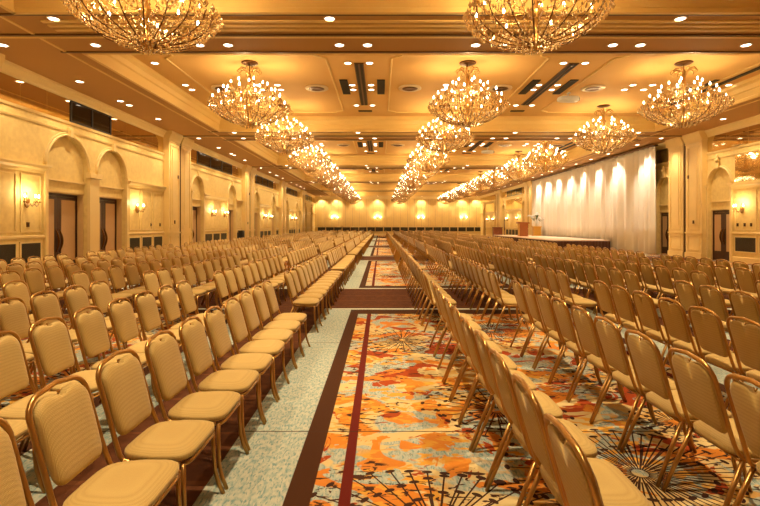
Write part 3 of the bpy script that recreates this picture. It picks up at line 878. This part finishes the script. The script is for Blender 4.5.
for i in range(46):
    a = rnd.uniform(0, 2 * PI); rr = rnd.uniform(0, .42); z = .95 + rnd.uniform(-.2, .32) - rr * .35
    x, y = rr * math.cos(a) * 1.5, rr * math.sin(a)
    if i % 3: fl.lathe([(.01, -.04), (.06, -.02), (.085, .02), (.05, .06), (.005, .07)], 7, (x, y, z))
    lf.tube([(0, 0, .62), (x * .6, y * .6, z - .2), (x * 1.15, y * 1.15, z + .03)], [.008, .02, .003], 4)
fl.tube([(-.3, 0, .9), (-.7, -.05, .98), (-.95, -.1, .86)], [.05, .05, .01], 6)
fl.obj('blossoms', M['petal'], r)['kind'] = 'stuff'; lf.obj('foliage', M['leaf'], r)['kind'] = 'stuff'
tag(r, 'white vase with white flowers and green leaves standing on pale pedestal', 'flowers')
r = empty('cabinet', (14.0, 57.5, 0))
b = MB(); b.box(-.52, .52, -.3, .3, 0, 1.28); b.obj('body', M['redwood'], r)
b = MB(); b.box(-.56, .56, -.34, .34, 1.28, 1.35); b.obj('cabinet_top', M['redwood'], r)
for s in (-1, 1):
    b = MB(); b.box(s * .02, s * .50, -.33, -.30, .08, 1.22); d = b.obj('cabinet_door', M['redwood'], r)
    b = MB(); b.tube([(s * .07, -.36, .6), (s * .07, -.36, .8)], .012, 6); b.obj('handle', M['gold'], d)
tag(r, 'red brown wooden cabinet by the right wall beyond the stage', 'cabinet')

# ceiling projectors
def projector(x, y, z, label):
    r = empty('projector', (x, y, z))
    b = MB(); rings = []
    for t, w, h in ((-.40, .08, .04), (-.37, .16, .08), (-.22, .22, .10), (.1, .24, .11), (.32, .22, .10), (.36, .18, .09)):
        rings.append([(t, w * math.copysign(abs(math.cos(a)) ** .6, math.cos(a)), h * math.copysign(abs(math.sin(a)) ** .6, math.sin(a))) for a in [2 * PI * i / 16 for i in range(16)]])
    b.loft(rings); b.obj('housing', M['white'], r)
    b = MB(); 
    b.tube([(.35, 0, 0), (.43, 0, 0)], .07, 12); b.obj('projector_lens', M['black'], r)
    b = MB(); b.tube([(0, 0, .10), (0, 0, ZC - z)], .025, 8); b.lathe([(.09, ZC - z - .03), (.09, ZC - z)], 12); b.obj('ceiling_mount', M['white'], r)
    tag(r, label, 'projector')
projector(7.2, 18.4, 6.45, 'white ceiling projector hanging in the nearest coffer beside the right slot')
projector(6.95, 31.2, 6.38, 'white ceiling projector hanging in the second coffer')

# ---------------------------------------------------------------- chairs
def back_x(z): return -.135 - (z - .44) * .283          # leaning plane of the back
def outline(hw, z0, z1, ch, n=10, notch=0.):
    """closed outline (y, z) of a back: square foot with round corners, shouldered top"""
    pts = []
    def arc(cy, cz, ry, rz, a0, a1, k):
        for i in range(k + 1):
            a = a0 + (a1 - a0) * i / k; pts.append((cy + ry * math.cos(a), cz + rz * math.sin(a)))
    b0 = hw * .93
    for q in (.3, .6): pts.append(((b0 - .04) * q, z0))
    arc(b0 - .04, z0 + .045, .04, .045, -PI / 2, 0, 4)
    zs_ = z1 - ch * .85
    for q in range(1, 7): u = q / 7; pts.append((b0 + (hw - b0) * math.sin(u * PI / 2), z0 + .045 + (zs_ - z0 - .045) * u))
    arc(hw - ch, z1 - ch * .85, ch, ch * .85, 0, PI / 2, 6)
    if notch: pts += [(.035, z1 - .004), (.018, z1 - notch), (0, z1 - notch * 1.15), (-.018, z1 - notch), (-.035, z1 - .004)]
    else: pts += [(0, z1 + .008)]
    arc(-(hw - ch), z1 - ch * .85, ch, ch * .85, PI / 2, PI, 6)
    for q in range(6, 0, -1): u = q / 7; pts.append((-(b0 + (hw - b0) * math.sin(u * PI / 2)), z0 + .045 + (zs_ - z0 - .045) * u))
    arc(-(b0 - .04), z0 + .045, .04, .045, PI, 1.5 * PI, 4)
    for q in (.6, .3): pts.append((-(b0 - .04) * q, z0))
    pts.append((0, z0))
    return pts
def seat_ring(sc, z, n=28):
    r = []
    for i in range(n):
        a = 2 * PI * i / n; ca, sa = math.cos(a), math.sin(a); e = .42
        x = .048 + .192 * sc * math.copysign(abs(ca) ** e, ca)
        hw = .226 - .034 * max(0, (.05 - x) / .19)
        y = hw * (sc + (1 - sc) * .1) * math.copysign(abs(sa) ** e, sa)
        r.append((x, y, z))
    return r
def make_chair():
    r = empty('banquet_chair')
    s = MB(); s.loft([seat_ring(.94, .402), seat_ring(.985, .407), seat_ring(1.0, .420), *[seat_ring(q, .433 + .034 * (1 - q ** 4) ** .8) for q in (.995, .985, .965, .94, .90, .85, .78, .69, .58, .44, .28, .1)]])
    s.obj('seat', M['fabric'], r)
    bk = MB(); o = outline(.171, .50, .862, .085, notch=.028); cz = .68
    def ring(sc, dx):
        q = []
        for y, z in o:
            if abs(y) < .036 and z > .7: z = z + (.862 - z) * min(1, (1 - sc) * 14)
            zz = cz + (z - cz) * sc; q.append((back_x(zz) + dx, y * sc, zz))
        return q
    bk.loft([ring(.3, -.0155), ring(.9, -.015), ring(.975, -.011), ring(1, -.003), ring(1, .010), ring(.98, .020), ring(.94, .027), ring(.86, .032), ring(.72, .036), ring(.5, .038), ring(.2, .039)])
    bk.obj('backrest', M['fabric'], r)
    f = MB(); hw = .194; ch = .10; pts = []
    side_ = []
    side_ += [(.20, .150 + .03, .388), (.215, .19, .388)]
    side_ = [(.19, .214, .392), (.05, .212, .392), (-.06, .208, .394), (-.105, .203, .405), (-.128, .200, .432), (-.145, .197, .48)]
    for z in (.56, .64, .72): side_.append((back_x(z), hw, z))
    arc = []
    for i in range(7):
        a = (PI / 2) * i / 6; z = .80 + .085 * math.sin(a); arc.append((back_x(z), hw - ch + ch * math.cos(a), z))
    right = side_ + arc; 
    path = right + [(back_x(.897), 0, .897)] + [(x, -y, z) for x, y, z in reversed(right)]
    f.tube(path, .0125, 8); f.tube([(back_x(.84), -.01, .865), (back_x(.84), 0, .848), (back_x(.84), .01, .865)], .004, 5)
    f.obj('frame', M['brass'], r)
    u = MB(); u.tube([(-.10, .19, .384), (.17, .195, .384), (.215, .18, .384), (.225, .14, .384), (.225, -.14, .384), (.215, -.18, .384), (.17, -.195, .384), (-.10, -.19, .384)], .010, 6, closed=True)
    u.obj('seat_rail', M['brass'], r)
    for s_ in (1, -1):
        l = MB(); l.tube([(.205, .206 * s_, .39), (.207, .209 * s_, .26), (.213, .214 * s_, .15), (.232, .218 * s_, .07), (.262, .223 * s_, .0)], .0125, 8, flat=1)
        l.obj('front_leg', M['brass'], r)
        l = MB(); l.tube([(-.10, .203 * s_, .40), (-.19, .213 * s_, .185), (-.265, .223 * s_, .0)], .0125, 8)
        l.obj('rear_leg', M['brass'], r)
    return r
proto = make_chair(); index_kids()

rows = []
for i in range(7):
    rows.append(('left', i + 1, -1.205 - 1.073 * i)); rows.append(('right', i + 1, .905 + 1.065 * i))
blocks = [[6.10 - .495 * k for k in range(12)], [11.85 - .495 * k for k in range(10)]]
n = 2
while True:
    st = 13.0 + 6.35 * (n - 2)
    if st > 65: break
    blocks.append([st + .495 * (10 - k) for k in range(11)]); n += 1
allch = []
for side, ri, x in rows:
    for bi, bl in enumerate(blocks):
        if side == 'right' and bi == 0: bl = [6.08 - .487 * k for k in range(12)]
        if side == 'left' and bi == 0: bl = [6.10 - .4925 * k for k in range(12)]
        for ci, y in enumerate(bl):
            # keep what the frame could show, with about a metre to spare
            if y < 1.3 or abs(x) - .9 > .80 * (y + .25): continue
            vis = abs(x) - .25 < .79 * (y + .25)
            allch.append((y, side, ri, x, bi, ci, vis))
allch.sort(key=lambda t: t[0])
NN = next(i for i in range(len(allch)) if sum(t[6] for t in allch[:i]) == 300)
near = allch[:NN]
far = allch[NN:]
BLK = ['nearest', 'second', 'third', 'fourth', 'fifth']
used = False
rr = random.Random(11)
for y, side, ri, x, bi, ci, vis in near:
    if not used: o = proto; used = True
    else: o = copy_tree(proto)
    o.location = (x + rr.uniform(-.008, .008), y + rr.uniform(-.008, .008), 0); o.rotation_euler.z = rr.uniform(-.015, .015)
    pos = 'farthest chair' if ci == 0 else '%s from far end' % ORD[ci + 1]
    tag(o, 'beige banquet chair, %s, %s block, %s row %s of aisle' % (pos, BLK[bi], ORD[ri], side), 'chair', 'banquet chairs, %s block %s of the aisle' % (BLK[bi], side))

# the remaining far rows: one mass of small chairs
def low_chair():
    b = MB(); b.loft([seat_ring(.95, .398, 10), seat_ring(1, .43, 10), seat_ring(.9, .465, 10)], smooth=False)
    o = outline(.188, .49, .885, .09); o = o[::3]
    b.loft([[(back_x(z) - .014, y, z) for y, z in o], [(back_x(z) + .02, y, z) for y, z in o], [(back_x(z) + .032, y * .8, .69 + (z - .69) * .85) for y, z in o]], smooth=False)
    nf = len(b.f)
    hw = .195
    b.tube([(-.10, .201, .40), (-.135, .202, .46), (back_x(.78), hw, .78), (back_x(.86), hw - .04, .86), (back_x(.892), hw - .11, .892), (back_x(.892), -hw + .11, .892), (back_x(.86), -hw + .04, .86), (back_x(.78), -hw, .78), (-.135, -.202, .46), (-.10, -.201, .40)], .014, 4)
    for s_ in (1, -1):
        b.tube([(.205, .192 * s_, .40), (.213, .197 * s_, .13), (.262, .206 * s_, 0)], .0125, 4)
        b.tube([(-.10, .19 * s_, .40), (-.265, .2 * s_, 0)], .0125, 4)
        b.tube([(-.10, .19 * s_, .386), (.21, .19 * s_, .386)], .010, 4)
    return b, nf
lc, nf = low_chair()
V = np.array(lc.v, dtype=np.float32); nv = len(V)
verts = np.concatenate([V + np.array([t[3], t[0], 0], dtype=np.float32) for t in far])
faces = []; mi = []
for i in range(len(far)):
    o = i * nv; faces += [tuple(a + o for a in f) for f in lc.f]; mi += [0] * nf + [1] * (len(lc.f) - nf)
me = bpy.data.meshes.new('distant_chairs'); me.from_pydata([tuple(v) for v in verts.tolist()], [], faces)
me.materials.append(M['fabricplain']); me.materials.append(M['brass']); me.polygons.foreach_set('material_index', mi); me.update()
o = bpy.data.objects.new('distant_chairs', me); COL.objects.link(o)
tag(o, 'mass of small beige banquet chairs filling the far half of the hall', 'chairs', None, 'stuff')

# ---------------------------------------------------------------- camera, world, view
cam = bpy.data.cameras.new('camera'); co = bpy.data.objects.new('camera', cam); COL.objects.link(co)
co.location = (0, 0, H); co.rotation_euler = (PI / 2, 0, 0)
cam.sensor_width = 36; cam.lens = 36 * F / 760; cam.shift_x = -1 / 760; cam.shift_y = -28 / 760; cam.clip_end = 200
scn.camera = co
w = bpy.data.worlds.new('world'); scn.world = w; w.use_nodes = True
w.node_tree.nodes['Background'].inputs[0].default_value = (1, .75, .45, 1); w.node_tree.nodes['Background'].inputs[1].default_value = .05
scn.view_settings.view_transform = 'Standard'; scn.view_settings.look = 'None'; scn.view_settings.gamma = 1
scn.view_settings.use_curve_mapping = False
scn.view_settings.exposure = 0.42
cy = scn.cycles
cy.max_bounces = 7; cy.diffuse_bounces = 2; cy.glossy_bounces = 3; cy.transparent_max_bounces = 10; cy.sample_clamp_indirect = 4
cy.use_denoising = True
print('chairs', len(near), len(far))
